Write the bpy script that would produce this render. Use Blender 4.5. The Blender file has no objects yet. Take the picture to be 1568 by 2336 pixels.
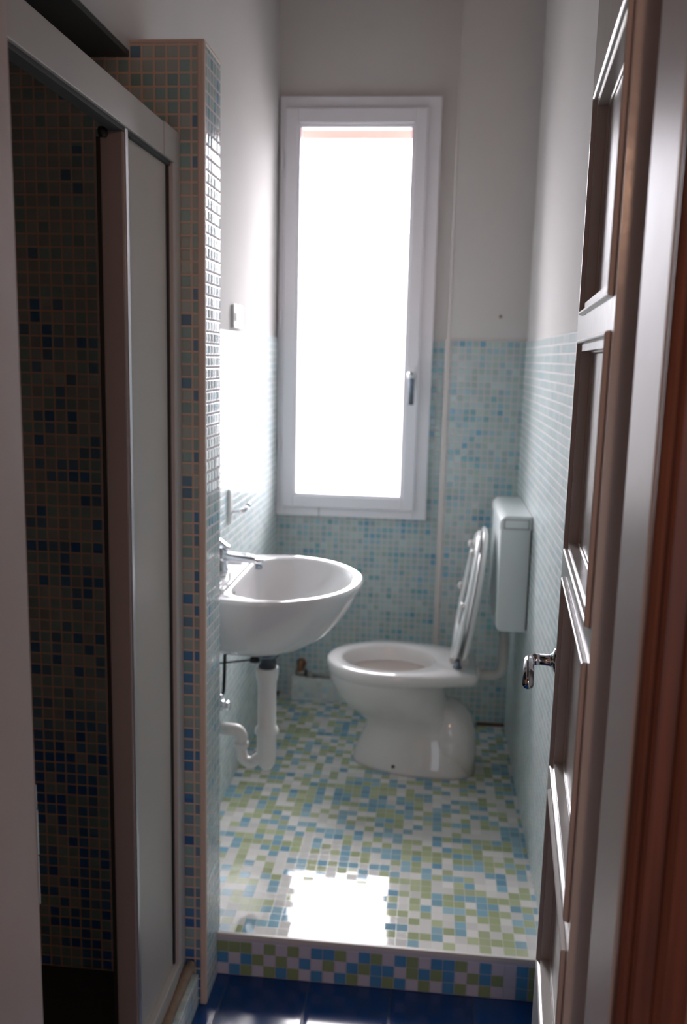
import bpy, bmesh, math, random
from mathutils import Vector, Matrix
random.seed(4)
PI = math.pi
scn = bpy.context.scene
COL = scn.collection

# ------------------------------------------------------------------ measures (metres)
H = 1.5
SKY = 28
XL, XR, YW, YP, XP, ZT = -0.675, 0.346, 3.83, 3.615, 0.0426, 1.577
YS, XC, YC0, YC1, HS, ZC = 2.111, -0.5155, 1.990, 2.133, 0.1173, 2.148
XS = -0.568                    # plane of the shower front
ZCEIL = 3.1
YD0, YD1 = 0.776, 0.870        # doorway wall

# ------------------------------------------------------------------ materials
def new_mat(name):
    m = bpy.data.materials.new(name); m.use_nodes = True
    nt = m.node_tree
    return m, nt, nt.nodes['Principled BSDF']

def rgb(r, g, b):              # sRGB 0-255 -> linear
    f = lambda c: (c/255/12.92) if c/255 <= .04045 else ((c/255+.055)/1.055)**2.4
    return (f(r), f(g), f(b), 1)

def plain(name, col, rough=.5, metal=0, noise=.0, nscale=8, bump=0, bscale=200, spec=.5, coat=0):
    m, nt, b = new_mat(name)
    b.inputs['Base Color'].default_value = col
    b.inputs['Roughness'].default_value = rough
    b.inputs['Metallic'].default_value = metal
    b.inputs['Specular IOR Level'].default_value = spec
    b.inputs['Coat Weight'].default_value = coat
    tc = nt.nodes.new('ShaderNodeTexCoord')
    if noise:
        n = nt.nodes.new('ShaderNodeTexNoise'); n.inputs['Scale'].default_value = nscale; n.inputs['Detail'].default_value = 5
        nt.links.new(tc.outputs['Object'], n.inputs['Vector'])
        mr = nt.nodes.new('ShaderNodeMapRange'); mr.inputs['To Min'].default_value = 1-noise; mr.inputs['To Max'].default_value = 1+noise
        nt.links.new(n.outputs['Fac'], mr.inputs['Value'])
        mx = nt.nodes.new('ShaderNodeVectorMath'); mx.operation = 'SCALE'
        mx.inputs[0].default_value = col[:3]
        nt.links.new(mr.outputs['Result'], mx.inputs['Scale']); nt.links.new(mx.outputs['Vector'], b.inputs['Base Color'])
    if bump:
        n = nt.nodes.new('ShaderNodeTexNoise'); n.inputs['Scale'].default_value = bscale; n.inputs['Detail'].default_value = 3
        nt.links.new(tc.outputs['Object'], n.inputs['Vector'])
        bp = nt.nodes.new('ShaderNodeBump'); bp.inputs['Strength'].default_value = bump; bp.inputs['Distance'].default_value = .002
        nt.links.new(n.outputs['Fac'], bp.inputs['Height']); nt.links.new(bp.outputs['Normal'], b.inputs['Normal'])
    return m

def mosaic(name, pitch, origin, stops, grout, joint=.10, rough=.12, tilt=.02, clump=.0, clscale=1.0, bumpk=.5, clvec=(1, 1, 1), sat=0, size=None, spec=.5, grough=.7, zbias=0, lean=(0, 0, 0)):
    """square tiles laid on whatever side of the mesh faces out; pitch/origin per axis in metres"""
    m, nt, b = new_mat(name)
    N = nt.nodes.new; L = nt.links.new
    def math_(op, a, c=None, clamp=False):
        n = N('ShaderNodeMath'); n.operation = op; n.use_clamp = clamp
        for i, v in enumerate((a, c)):
            if v is None: continue
            if isinstance(v, (int, float)): n.inputs[i].default_value = v
            else: L(v, n.inputs[i])
        return n.outputs[0]
    tc = N('ShaderNodeTexCoord'); geo = N('ShaderNodeNewGeometry')
    sub = N('ShaderNodeVectorMath'); sub.operation = 'SUBTRACT'; L(tc.outputs['Object'], sub.inputs[0]); sub.inputs[1].default_value = origin
    dv = N('ShaderNodeVectorMath'); dv.operation = 'DIVIDE'; L(sub.outputs[0], dv.inputs[0]); dv.inputs[1].default_value = pitch
    fl = N('ShaderNodeVectorMath'); fl.operation = 'FLOOR'; L(dv.outputs[0], fl.inputs[0])
    fr = N('ShaderNodeVectorMath'); fr.operation = 'SUBTRACT'; L(dv.outputs[0], fr.inputs[0]); L(fl.outputs[0], fr.inputs[1])
    sf = N('ShaderNodeSeparateXYZ'); L(fr.outputs[0], sf.inputs[0])
    sn = N('ShaderNodeSeparateXYZ'); L(geo.outputs['True Normal'], sn.inputs[0])
    ds = []
    for i in range(3):
        d = math_('MINIMUM', sf.outputs[i], math_('SUBTRACT', 1.0, sf.outputs[i]))
        face = math_('GREATER_THAN', math_('ABSOLUTE', sn.outputs[i]), .5)
        ds.append(math_('MAXIMUM', d, math_('MULTIPLY', face, .5)))
    d = math_('MINIMUM', math_('MINIMUM', ds[0], ds[1]), ds[2])
    mr = N('ShaderNodeMapRange'); L(d, mr.inputs['Value'])
    mr.inputs['From Min'].default_value = joint/2-.012; mr.inputs['From Max'].default_value = joint/2+.012
    mk = mr.outputs['Result']
    # cell id
    ad = N('ShaderNodeVectorMath'); ad.operation = 'ADD'; L(fl.outputs[0], ad.inputs[0]); ad.inputs[1].default_value = (.37, .21, .13)
    wn = N('ShaderNodeTexWhiteNoise'); wn.noise_dimensions = '3D'; L(ad.outputs[0], wn.inputs['Vector'])
    val = wn.outputs['Value']
    if clump:
        sc = N('ShaderNodeVectorMath'); sc.operation = 'MULTIPLY'; L(ad.outputs[0], sc.inputs[0]); sc.inputs[1].default_value = [clscale*v for v in clvec]
        nz = N('ShaderNodeTexNoise'); nz.inputs['Scale'].default_value = 1; nz.inputs['Detail'].default_value = 2; L(sc.outputs[0], nz.inputs['Vector'])
        st = N('ShaderNodeMapRange'); L(nz.outputs['Fac'], st.inputs['Value']); st.inputs['From Min'].default_value = .3; st.inputs['From Max'].default_value = .7
        val = math_('ADD', math_('MULTIPLY', val, 1-clump), math_('MULTIPLY', st.outputs[0], clump))
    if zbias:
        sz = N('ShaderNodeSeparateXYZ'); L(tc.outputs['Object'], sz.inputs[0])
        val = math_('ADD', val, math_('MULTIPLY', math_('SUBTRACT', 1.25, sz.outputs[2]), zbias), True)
    cr = N('ShaderNodeValToRGB'); cr.color_ramp.interpolation = 'CONSTANT'
    els = cr.color_ramp.elements
    els[0].position = 0; els[0].color = stops[0][1]
    els[1].position = stops[1][0]; els[1].color = stops[1][1]
    for p, c in stops[2:]:
        e = els.new(p); e.color = c
    L(val, cr.inputs['Fac'])
    hs = N('ShaderNodeHueSaturation'); L(cr.outputs['Color'], hs.inputs['Color'])
    sx = N('ShaderNodeSeparateXYZ'); L(wn.outputs['Color'], sx.inputs[0])
    vr = N('ShaderNodeMapRange'); L(sx.outputs[1], vr.inputs['Value']); vr.inputs['To Min'].default_value = .88; vr.inputs['To Max'].default_value = 1.1
    L(vr.outputs['Result'], hs.inputs['Value'])
    mx = N('ShaderNodeMix'); mx.data_type = 'RGBA'
    L(mk, mx.inputs['Factor']); mx.inputs['A'].default_value = grout; L(hs.outputs['Color'], mx.inputs['B'])
    L(mx.outputs['Result'], b.inputs['Base Color'])
    ro = N('ShaderNodeMapRange'); L(mk, ro.inputs['Value']); ro.inputs['To Min'].default_value = grough; ro.inputs['To Max'].default_value = rough
    L(ro.outputs['Result'], b.inputs['Roughness'])
    b.inputs['Specular IOR Level'].default_value = spec
    # small lean of each tile
    c5 = N('ShaderNodeVectorMath'); c5.operation = 'SUBTRACT'; L(wn.outputs['Color'], c5.inputs[0]); c5.inputs[1].default_value = (.5, .5, .5)
    s5 = N('ShaderNodeVectorMath'); s5.operation = 'SCALE'; L(c5.outputs[0], s5.inputs[0]); s5.inputs['Scale'].default_value = tilt
    an = N('ShaderNodeVectorMath'); an.operation = 'ADD'; s6 = N('ShaderNodeVectorMath'); s6.operation = 'ADD'; L(s5.outputs[0], s6.inputs[0]); s6.inputs[1].default_value = lean; L(s6.outputs[0], an.inputs[0]); L(geo.outputs['Normal'], an.inputs[1])
    nn = N('ShaderNodeVectorMath'); nn.operation = 'NORMALIZE'; L(an.outputs[0], nn.inputs[0])
    hr = N('ShaderNodeMapRange'); L(d, hr.inputs['Value']); hr.inputs['From Min'].default_value = joint/2; hr.inputs['From Max'].default_value = joint/2+.07
    hr.interpolation_type = 'SMOOTHSTEP'
    bp = N('ShaderNodeBump'); bp.inputs['Strength'].default_value = bumpk; bp.inputs['Distance'].default_value = .0012
    L(hr.outputs['Result'], bp.inputs['Height']); L(nn.outputs[0], bp.inputs['Normal'])
    L(bp.outputs['Normal'], b.inputs['Normal'])
    return m

PW = .0265; PF = .0312
wall_stops = [(0, rgb(192, 208, 208)), (.22, rgb(180, 204, 204)), (.46, rgb(178, 202, 196)), (.56, rgb(160, 194, 202)), (.68, rgb(138, 188, 196)), (.80, rgb(120, 176, 200)), (.92, rgb(112, 184, 188))]
M = {}
M['wall_tile'] = mosaic('wall_mosaic', (PW, PW, PW), (.004, .0031, ZT), wall_stops, rgb(212, 203, 204), .18, .10, .018, .62, .16, clvec=(1, 1, 2.4))
M['wall_tile_soft'] = mosaic('pale_wall_mosaic', (PW, PW, PW), (.004, .0031, ZT), [(0, rgb(216, 228, 228)), (.3, rgb(204, 222, 220)), (.6, rgb(196, 218, 220)), (.85, rgb(182, 212, 220))], rgb(214, 208, 208), .15, .20, .018, .3, .2, spec=.35)
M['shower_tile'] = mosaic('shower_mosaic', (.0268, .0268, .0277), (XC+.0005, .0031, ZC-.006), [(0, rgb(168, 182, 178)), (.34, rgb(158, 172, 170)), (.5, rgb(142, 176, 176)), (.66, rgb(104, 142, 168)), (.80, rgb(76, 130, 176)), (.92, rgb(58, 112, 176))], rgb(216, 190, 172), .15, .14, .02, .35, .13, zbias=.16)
M['floor_tile'] = mosaic('floor_mosaic', (PF, PF, PF), (XC, YS+.008, .004), [(0, rgb(216, 214, 210)), (.36, rgb(168, 178, 138)), (.52, rgb(178, 186, 150)), (.68, rgb(136, 174, 190)), (.84, rgb(150, 182, 194)), (.93, rgb(122, 164, 186))], rgb(212, 212, 202), .045, .055, .018, lean=(0, -.014, 0), grough=.25, bumpk=0)
M['r_white'] = plain('lilac_white_tile', rgb(206, 204, 220), .38, noise=.03, nscale=30)
M['r_green'] = plain('olive_green_tile', rgb(146, 166, 120), .38, noise=.08, nscale=30)
M['r_blue'] = plain('mid_blue_tile', rgb(84, 150, 200), .38, noise=.10, nscale=30)
M['r_grout'] = plain('lilac_grout', rgb(200, 196, 210), .7)
M['blue_tile'] = mosaic('blue_floor_tile', (.2135, .2135, .2135), (-.481, 1.90, 0), [(0, rgb(22, 66, 128)), (.5, rgb(20, 60, 120))], rgb(40, 66, 100), .016, .10, .006, spec=.6)
M['plaster'] = plain('white_plaster', rgb(216, 213, 211), .85, noise=.04, nscale=3, bump=.12, bscale=60, spec=.03)
M['plaster_back'] = plain('grey_white_plaster', rgb(196, 195, 198), .6, noise=.04, nscale=3, bump=.12, bscale=60)
M['ceil'] = plain('dimmed_ceiling_paint', rgb(122, 118, 122), .9, noise=.03, nscale=3)  # ceiling colour darkened to cut bounce light on the upper walls
M['corridor'] = plain('corridor_plaster', rgb(186, 150, 126), .7, noise=.03, nscale=2)
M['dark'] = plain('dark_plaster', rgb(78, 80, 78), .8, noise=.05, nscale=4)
M['pvc'] = plain('white_window_paint', rgb(238, 238, 243), .3, noise=.02)
M['paint'] = plain('white_gloss_paint', rgb(208, 204, 200), .22, noise=.05, nscale=14, bump=.25, bscale=35, coat=.2)
M['paint_jamb'] = plain('worn_white_paint', rgb(206, 202, 200), .40, noise=.05, nscale=9, bump=.2, bscale=30, spec=.22)
M['bead'] = plain('white_trim', rgb(214, 208, 204), .4, noise=.02)
M['bead_warm'] = plain('peach_trim', rgb(214, 194, 180), .45, noise=.05, nscale=6)  # trim colour tinted pale peach
M['alu'] = plain('white_shower_frame', rgb(196, 192, 188), .33, noise=.02)
M['alu_dark'] = plain('grey_shower_stile', rgb(142, 136, 136), .35, noise=.02)
M['alu_edge'] = plain('satin_aluminium', rgb(200, 202, 206), .3, metal=.7)
M['caulk'] = plain('dirty_caulk', rgb(150, 130, 112), .7, noise=.35, nscale=60)
M['ceramic'] = plain('white_ceramic', rgb(226, 224, 224), .07, noise=.01, coat=.6)
M['ceramic2'] = plain('glazed_ceramic', rgb(224, 221, 219), .09, noise=.01, coat=.5)
M['plastic'] = plain('white_plastic', rgb(222, 221, 218), .3)
M['seatp'] = plain('glossy_seat_plastic', rgb(220, 222, 222), .16)
M['cist'] = plain('cistern_plastic', rgb(228, 234, 234), .28)
M['chrome'] = plain('chrome', rgb(220, 222, 226), .07, metal=1)
M['dull_chrome'] = plain('dull_chrome', rgb(120, 130, 142), .22, metal=1)
M['brass'] = plain('tarnished_brass', rgb(150, 108, 84), .4, metal=.7, noise=.3, nscale=60)
M['rubber'] = plain('black_hose', rgb(34, 34, 34), .5)
M['grime'] = plain('brown_grime', rgb(92, 74, 60), .8, noise=.3, nscale=40)
M['black'] = plain('black_paint', rgb(18, 18, 18), .5)
M['blind'] = plain('pink_shutter_slat', rgb(226, 170, 160), .6, noise=.08, nscale=20)
M['steelpipe'] = plain('grey_pipe', rgb(150, 146, 142), .35, metal=.5)

def wood():
    m, nt, b = new_mat('red_brown_wood')
    N = nt.nodes.new; L = nt.links.new
    tc = N('ShaderNodeTexCoord'); mp = N('ShaderNodeMapping'); mp.inputs['Scale'].default_value = (60, 60, 2.2); L(tc.outputs['Object'], mp.inputs[0])
    n = N('ShaderNodeTexNoise'); n.inputs['Scale'].default_value = 1.5; n.inputs['Detail'].default_value = 6; L(mp.outputs[0], n.inputs['Vector'])
    cr = N('ShaderNodeValToRGB'); cr.color_ramp.elements[0].color = rgb(104, 72, 60); cr.color_ramp.elements[1].color = rgb(146, 100, 82)
    cr.color_ramp.elements[0].position = .3; cr.color_ramp.elements[1].position = .75
    L(n.outputs['Fac'], cr.inputs[0]); L(cr.outputs[0], b.inputs['Base Color']); b.inputs['Roughness'].default_value = .32
    return m
M['wood'] = wood()

def glass_mat():
    m, nt, b = new_mat('clear_window_glass'); nt.nodes.remove(b)
    N = nt.nodes.new; L = nt.links.new
    t = N('ShaderNodeBsdfTransparent'); g = N('ShaderNodeBsdfGlossy'); g.inputs['Roughness'].default_value = .02
    f = N('ShaderNodeFresnel'); f.inputs['IOR'].default_value = 1.3
    mx = N('ShaderNodeMixShader'); L(f.outputs[0], mx.inputs[0]); L(t.outputs[0], mx.inputs[1]); L(g.outputs[0], mx.inputs[2])
    L(mx.outputs[0], nt.nodes['Material Output'].inputs[0])
    return m
M['glass'] = glass_mat()
def frosted():
    m, nt, b = new_mat('frosted_shower_pane'); nt.nodes.remove(b)
    N = nt.nodes.new; L = nt.links.new
    d = N('ShaderNodeBsdfDiffuse'); d.inputs['Color'].default_value = rgb(208, 200, 192)
    t = N('ShaderNodeBsdfTranslucent'); t.inputs['Color'].default_value = rgb(200, 204, 200)
    g = N('ShaderNodeBsdfGlossy'); g.inputs['Roughness'].default_value = .38; g.inputs['Color'].default_value = (.8, .8, .8, 1)
    tc = N('ShaderNodeTexCoord'); n = N('ShaderNodeTexNoise'); n.inputs['Scale'].default_value = 350; L(tc.outputs['Object'], n.inputs['Vector'])
    bp = N('ShaderNodeBump'); bp.inputs['Strength'].default_value = .2; bp.inputs['Distance'].default_value = .001; L(n.outputs['Fac'], bp.inputs['Height'])
    m1 = N('ShaderNodeMixShader'); m1.inputs[0].default_value = .10; L(d.outputs[0], m1.inputs[1]); L(t.outputs[0], m1.inputs[2])
    f = N('ShaderNodeFresnel'); f.inputs['IOR'].default_value = 1.4
    m2 = N('ShaderNodeMixShader'); L(f.outputs[0], m2.inputs[0]); L(m1.outputs[0], m2.inputs[1]); L(g.outputs[0], m2.inputs[2])
    for s in (d, g): L(bp.outputs[0], s.inputs['Normal'])
    L(m2.outputs[0], nt.nodes['Material Output'].inputs[0])
    return m
M['frost'] = frosted()
def water():
    m, nt, b = new_mat('still_water'); b.inputs['Base Color'].default_value = rgb(186, 172, 164); b.inputs['Roughness'].default_value = .02
    return m
M['water'] = water()

# ------------------------------------------------------------------ mesh helpers
def link(o, parent=None):
    COL.objects.link(o)
    if parent is not None: o.parent = parent
    return o
def obj(name, bm, mat, parent=None, smooth=False, bevel=0, seg=2, mats=None):
    bmesh.ops.recalc_face_normals(bm, faces=bm.faces)
    me = bpy.data.meshes.new(name); bm.to_mesh(me); bm.free()
    for m in (mats or [mat]): me.materials.append(m)
    o = bpy.data.objects.new(name, me)
    if smooth:
        for p in me.polygons: p.use_smooth = True
    link(o, parent)
    if bevel:
        b = o.modifiers.new('bevel', 'BEVEL'); b.width = bevel; b.segments = seg; b.limit_method = 'ANGLE'; b.angle_limit = math.radians(40)
        b.harden_normals = False
    return o
def thing(name, label, cat, loc=(0, 0, 0), rz=0, kind=None, group=None):
    o = bpy.data.objects.new(name, None); o.empty_display_size = .05; link(o)
    o.location = loc; o.rotation_euler = (0, 0, rz)
    return tag(o, label, cat, kind, group)
def tag(o, label, cat, kind=None, group=None):
    o['label'] = label; o['category'] = cat
    if kind: o['kind'] = kind
    if group: o['group'] = group
    return o
def bx(bm, x0, x1, y0, y1, z0, z1, mi=0):
    vs = [bm.verts.new((x, y, z)) for x in (x0, x1) for y in (y0, y1) for z in (z0, z1)]
    fs = []
    for idx in ((0, 1, 3, 2), (4, 6, 7, 5), (0, 4, 5, 1), (2, 3, 7, 6), (0, 2, 6, 4), (1, 5, 7, 3)):
        f = bm.faces.new([vs[i] for i in idx]); f.material_index = mi; fs.append(f)
    return fs
def box(x0, x1, y0, y1, z0, z1):
    bm = bmesh.new(); bx(bm, x0, x1, y0, y1, z0, z1); return bm
def loft(bm, rings, cap0=True, cap1=True):
    R = [[bm.verts.new(p) for p in r] for r in rings]
    n = len(R[0])
    for a, b in zip(R, R[1:]):
        for i in range(n): bm.faces.new((a[i], a[(i+1) % n], b[(i+1) % n], b[i]))
    if cap0: bm.faces.new(R[0][::-1])
    if cap1: bm.faces.new(R[-1])
    return R
def lathe(bm, c, prof, axis='z', n=24):
    rings = []
    for r, h in prof:
        ring = []
        for i in range(n):
            a = 2*PI*i/n; u, v = r*math.cos(a), r*math.sin(a)
            ring.append({'z': (c[0]+u, c[1]+v, c[2]+h), 'x': (c[0]+h, c[1]+u, c[2]+v), 'y': (c[0]+u, c[1]+h, c[2]+v)}[axis])
        rings.append(ring)
    loft(bm, rings)
def smooth_path(pts, sub=6):
    P = [Vector(p) for p in pts]; out = []
    Q = [P[0]] + P + [P[-1]]
    for i in range(1, len(Q)-2):
        p0, p1, p2, p3 = Q[i-1:i+3]
        for k in range(sub):
            t = k/sub
            out.append(.5*((2*p1)+(-p0+p2)*t+(2*p0-5*p1+4*p2-p3)*t*t+(-p0+3*p1-3*p2+p3)*t**3))
    out.append(P[-1]); return out
def tube(bm, pts, r, n=14, smooth=0):
    P = smooth_path(pts, smooth) if smooth else [Vector(p) for p in pts]
    rr = r if isinstance(r, (list, tuple)) else [r]*len(P)
    up = Vector((0, 0, 1)); prev = None; rings = []
    for i, p in enumerate(P):
        d = (P[min(i+1, len(P)-1)]-P[max(i-1, 0)]).normalized()
        if prev is None:
            a = d.cross(up if abs(d.z) < .9 else Vector((1, 0, 0))).normalized()
        else:
            a = (prev-d*prev.dot(d)).normalized()
        prev = a; b = d.cross(a)
        rings.append([p+(a*math.cos(2*PI*k/n)+b*math.sin(2*PI*k/n))*rr[i] for k in range(n)])
    loft(bm, rings)
def elbow(pts, rad, seg=6):
    """polyline with rounded corners"""
    P = [Vector(p) for p in pts]; out = [P[0]]
    for i in range(1, len(P)-1):
        a, b, c = P[i-1], P[i], P[i+1]
        u = (a-b).normalized(); v = (c-b).normalized()
        s = b+u*rad; e = b+v*rad
        for k in range(seg+1):
            t = k/seg; out.append(s*(1-t)**2+b*2*t*(1-t)+e*t*t)
    out.append(P[-1]); return out
def prism(bm, prof, z0, z1):
    loft(bm, [[(x, y, z0) for x, y in prof], [(x, y, z1) for x, y in prof]])

# ------------------------------------------------------------------ room shell
def struct(name, bm, mat, label, cat, **k):
    return tag(obj(name, bm, mat, **k), label, cat, 'structure')

# upper floor (mosaic) with tiled step front
fl_ = struct('floor', box(-1.7, 1.0, YS, YW+.3, -.30, 0), M['floor_tile'], 'raised bathroom floor of white, green and blue mosaic with a tiled step front', 'floor')
rows = ['GGGWGWGWBBGWBGWBGWBBGWBW', 'BWBGWGWBWGWBGBBWGBGBWGBG', 'WBGWGBGWBWBGWBGBWGWBGWGW']
bm = bmesh.new()
bx(bm, XC, XR, YS-.0030, YS+.002, -HS, -.004, 3)
for r_, row in enumerate(rows):
    for c_, ch in enumerate(row+'WBG'):
        x_ = XC+.0016+c_*.0312; z_ = -.0195-r_*.0325
        if x_+.029 > XR-.002: break
        bx(bm, x_, x_+.0292, YS-.0046, YS-.0025, z_-.0305, z_, 'WGB'.index(ch))
obj('step_front', bm, None, fl_, bevel=.0006, seg=1, mats=[M['r_white'], M['r_green'], M['r_blue'], M['r_grout']])
struct('floor', box(-1.7, 1.3, -2.2, YS+.0, -.30, -HS), M['blue_tile'], 'glossy dark blue tiled floor below the mosaic step', 'floor')
struct('trim_1', box(XC, XR, YS-.004, YS+.006, -.011, .0015), M['bead'], 'pale rounded edge strip along the top of the mosaic step', 'trim', bevel=.002)
struct('ceiling', box(-1.7, 1.3, -2.2, YW+.3, ZCEIL, ZCEIL+.1), M['ceil'], 'ceiling over the bathroom, coloured darker to cut bounced light', 'ceiling')

TH = .006
# left wall: plaster, tile up to ZT
wl = struct('wall_left', box(-1.45, XL, YC1, YW+.02, 0, ZCEIL), M['plaster'], 'left wall, white plaster above pale blue mosaic, behind the washbasin', 'wall')
obj('mosaic_cladding', box(XL-.01, XL+TH, YC1, YW, 0, ZT), M['wall_tile_soft'], wl, bevel=.0015)
# wall over the shower alcove
struct('wall_lintel', box(-1.45, XL, YD1, YC1, ZC-.018, ZCEIL), M['plaster'], 'plain white wall above the shower alcove opening', 'wall')
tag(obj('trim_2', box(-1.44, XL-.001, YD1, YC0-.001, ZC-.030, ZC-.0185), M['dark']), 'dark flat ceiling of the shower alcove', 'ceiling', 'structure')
# right wall
wr = struct('wall_right', box(XR, XR+.15, YD1, YW+.02, -HS, ZCEIL), M['plaster'], 'right wall, white plaster above pale mosaic, beside cistern and door', 'wall')
obj('mosaic_cladding', box(XR-TH, XR+.01, YD1+.02, YP, -HS, ZT), M['wall_tile_soft'], wr, bevel=.0015)
# back wall with the window opening, and the boxed-out part at the right
WX0, WX1, WZ0, WZ1 = -.648, -.030, .832, 2.518
bm = bmesh.new()
bx(bm, -1.45, WX0, YW, YW+.25, 0, ZCEIL); bx(bm, WX1, 1.0, YW, YW+.25, 0, ZCEIL)
bx(bm, WX0, WX1, YW, YW+.25, 0, WZ0); bx(bm, WX0, WX1, YW, YW+.25, WZ1, ZCEIL)
wb = struct('wall_back', bm, M['plaster'], 'back wall holding the tall window, plaster above mosaic', 'wall')
bm = bmesh.new()
bx(bm, XL+TH, XP, YW-TH, YW+.01, 0, WZ0-.008); bx(bm, WX1+.01, XP, YW-TH, YW+.01, WZ0-.008, ZT)
obj('mosaic_cladding', bm, M['wall_tile'], wb)
wp = struct('wall_back_boxing', box(XP, XR+.02, YP, YW+.02, 0, ZCEIL), M['plaster'], 'projecting boxed part of the back wall, right of the window', 'wall')
bm = bmesh.new(); bx(bm, XP-TH, XR, YP-TH, YP+.01, 0, ZT); bx(bm, XP-TH, XP+.01, YP, YW-TH, 0, ZT)
obj('mosaic_cladding', bm, M['wall_tile'], wp)
bm = bmesh.new(); bx(bm, XP-TH-.004, XP+.009, YP-TH-.004, YP+.008, 0, ZT+.002)
bx(bm, XP-.003, XP+.004, YP-.003, YP+.005, ZT, ZCEIL)
struct('trim_3', bm, M['bead'], 'thin white corner bead running up the boxed corner right of the window', 'trim', bevel=.002)
struct('trim_4', box(XL+TH, XL+TH+.022, YW-.026, YW-TH, 0, .012), M['grime'], 'dirty brown sealant in the corner below the window', 'trim')
struct('trim_5', box(.225, XR-TH, YP-TH-.010, YP-TH, 0, .012), M['grime'], 'brown dirty joint where boxed wall meets floor behind toilet', 'trim')
# ledge along the back wall
struct('baseboard_back', box(-.585, XP-TH, YW-.074, YW-TH, 0, .105), M['wall_tile_soft'], 'low tiled skirting ledge under the window', 'baseboard', bevel=.003)

# partition between shower and basin
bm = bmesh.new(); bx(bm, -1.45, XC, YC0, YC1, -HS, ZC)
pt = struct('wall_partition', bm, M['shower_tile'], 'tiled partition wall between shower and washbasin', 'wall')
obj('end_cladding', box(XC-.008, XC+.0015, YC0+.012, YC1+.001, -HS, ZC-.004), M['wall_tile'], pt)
bm = bmesh.new(); bx(bm, XC-.0135, XC+.003, YC0-.003, YC0+.012, -HS, ZC+.004)
obj('corner_trim', bm, M['bead_warm'], pt, bevel=.004, seg=3)
bm = bmesh.new(); bx(bm, XL, XC+.003, YC0-.003, YC1+.002, ZC-.003, ZC+.005)
obj('cap_trim', bm, M['bead_warm'], pt, bevel=.003)

# shower alcove
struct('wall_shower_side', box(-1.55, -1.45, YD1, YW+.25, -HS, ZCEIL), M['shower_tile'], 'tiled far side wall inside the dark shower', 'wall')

# doorway wall between corridor and bathroom
DX0, DX1, DZ = -.4195, .185, 2.42
bm = bmesh.new()
bx(bm, -1.55, DX0-.03, YD0, YD1, -HS, ZCEIL); bx(bm, DX1+.055, 1.2, YD0, YD1, -HS, ZCEIL)
bx(bm, DX0-.03, DX1+.055, YD0, YD1, DZ+.03, ZCEIL)
struct('wall_front', bm, M['corridor'], 'wall around the doorway the photo is taken through', 'wall')
# jambs
struct('trim_6', box(DX1, DX1+.055, YD0, .882, -HS, DZ), M['paint_jamb'], 'worn white painted door jamb with light streak, right of the door', 'door frame', bevel=.0015)
bm = bmesh.new(); bx(bm, DX0-.03, DX0, .73, .885, -HS, DZ)
lj = struct('trim_7', bm, M['paint_jamb'], 'plain white painted door jamb at the left picture edge', 'door frame', bevel=.0015)
bm = bmesh.new()
for z0, z1, d in ((.885, .945, .0012), (.945, 1.0, .0022), (1.0, 1.03, .0008)):
    bx(bm, DX0-.02, DX0+.0006, .8845, .8855+d, z0+.002, z1)
obj('strike_plate', bm, M['alu_edge'], lj)
struct('trim_8', box(DX0-.03, DX1+.055, YD0, .882, DZ, DZ+.03), M['paint_jamb'], 'head of the white door frame above the doorway', 'door frame')
# brown casing on the corridor side
prof = [(.2075, .862), (.2072, .853), (.2092, .8485), (.2135, .8435), (.2165, .8440), (.2180, .8475), (.2194, .8480), (.2202, .8440), (.2218, .8425), (.2238, .8445),
        (.2250, .8460), (.2420, .8455), (.2440, .8400), (.2475, .8370), (.2520, .8400), (.2540, .8500), (.2800, .8520), (.2800, .862)]
prof = [(x*.9003, y*.9003) for x, y in prof]
bm = bmesh.new(); prism(bm, prof, -HS, DZ+.1)
struct('trim_9', bm, M['wood'], 'red-brown wooden door casing with moulded edge at the right', 'door casing')
# corridor
bm = bmesh.new()
bx(bm, -1.55, -1.45, -2.2, YD0, -HS, ZCEIL); bx(bm, 1.2, 1.3, -2.2, YD1, -HS, ZCEIL); bx(bm, -1.55, 1.3, -2.3, -2.2, -HS, ZCEIL)
struct('wall_corridor', bm, M['corridor'], 'corridor walls behind the camera', 'wall')

# ------------------------------------------------------------------ window
w = thing('window_1', 'tall narrow white window with bright daylight behind and one silver handle', 'window', (0, 0, 0), kind='structure')
def ring(bm, x0, x1, z0, z1, wl, wr_, wb_, wt, y0, y1):
    bx(bm, x0, x0+wl, y0, y1, z0, z1); bx(bm, x1-wr_, x1, y0, y1, z0, z1)
    bx(bm, x0+wl, x1-wr_, y0, y1, z0, z0+wb_); bx(bm, x0+wl, x1-wr_, y0, y1, z1-wt, z1)
bm = bmesh.new(); ring(bm, -.6685, -.020, .823, 2.528, .030, .058, .046, .052, YW-.030, YW+.05)
fr = obj('window_frame', bm, M['pvc'], w, bevel=.003)
bm = bmesh.new(); bx(bm, -.482, -.4795, YW-.0306, YW-.029, .824, .860); obj('joint', bm, M['dark'], fr)
bm = bmesh.new(); ring(bm, -.645, -.073, .862, 2.482, .052, .052, .052, .060, YW-.046, YW+.03)
sash = obj('sash', bm, M['pvc'], w, bevel=.005, seg=3)
bm = bmesh.new(); ring(bm, -.594, -.124, .913, 2.423, .012, .012, .010, .014, YW-.036, YW+.01)
obj('glazing_bead', bm, M['pvc'], sash, bevel=.003)
obj('glass_pane', box(-.590, -.126, YW+.0, YW+.006, .916, 2.420), M['glass'], sash)
for z in (2.25, 1.62, 1.08):
    bm = bmesh.new(); lathe(bm, (-.655, YW-.040, z), [(.006, 0), (.006, .07)], n=10); obj('hinge', bm, M['pvc'], w)
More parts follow.
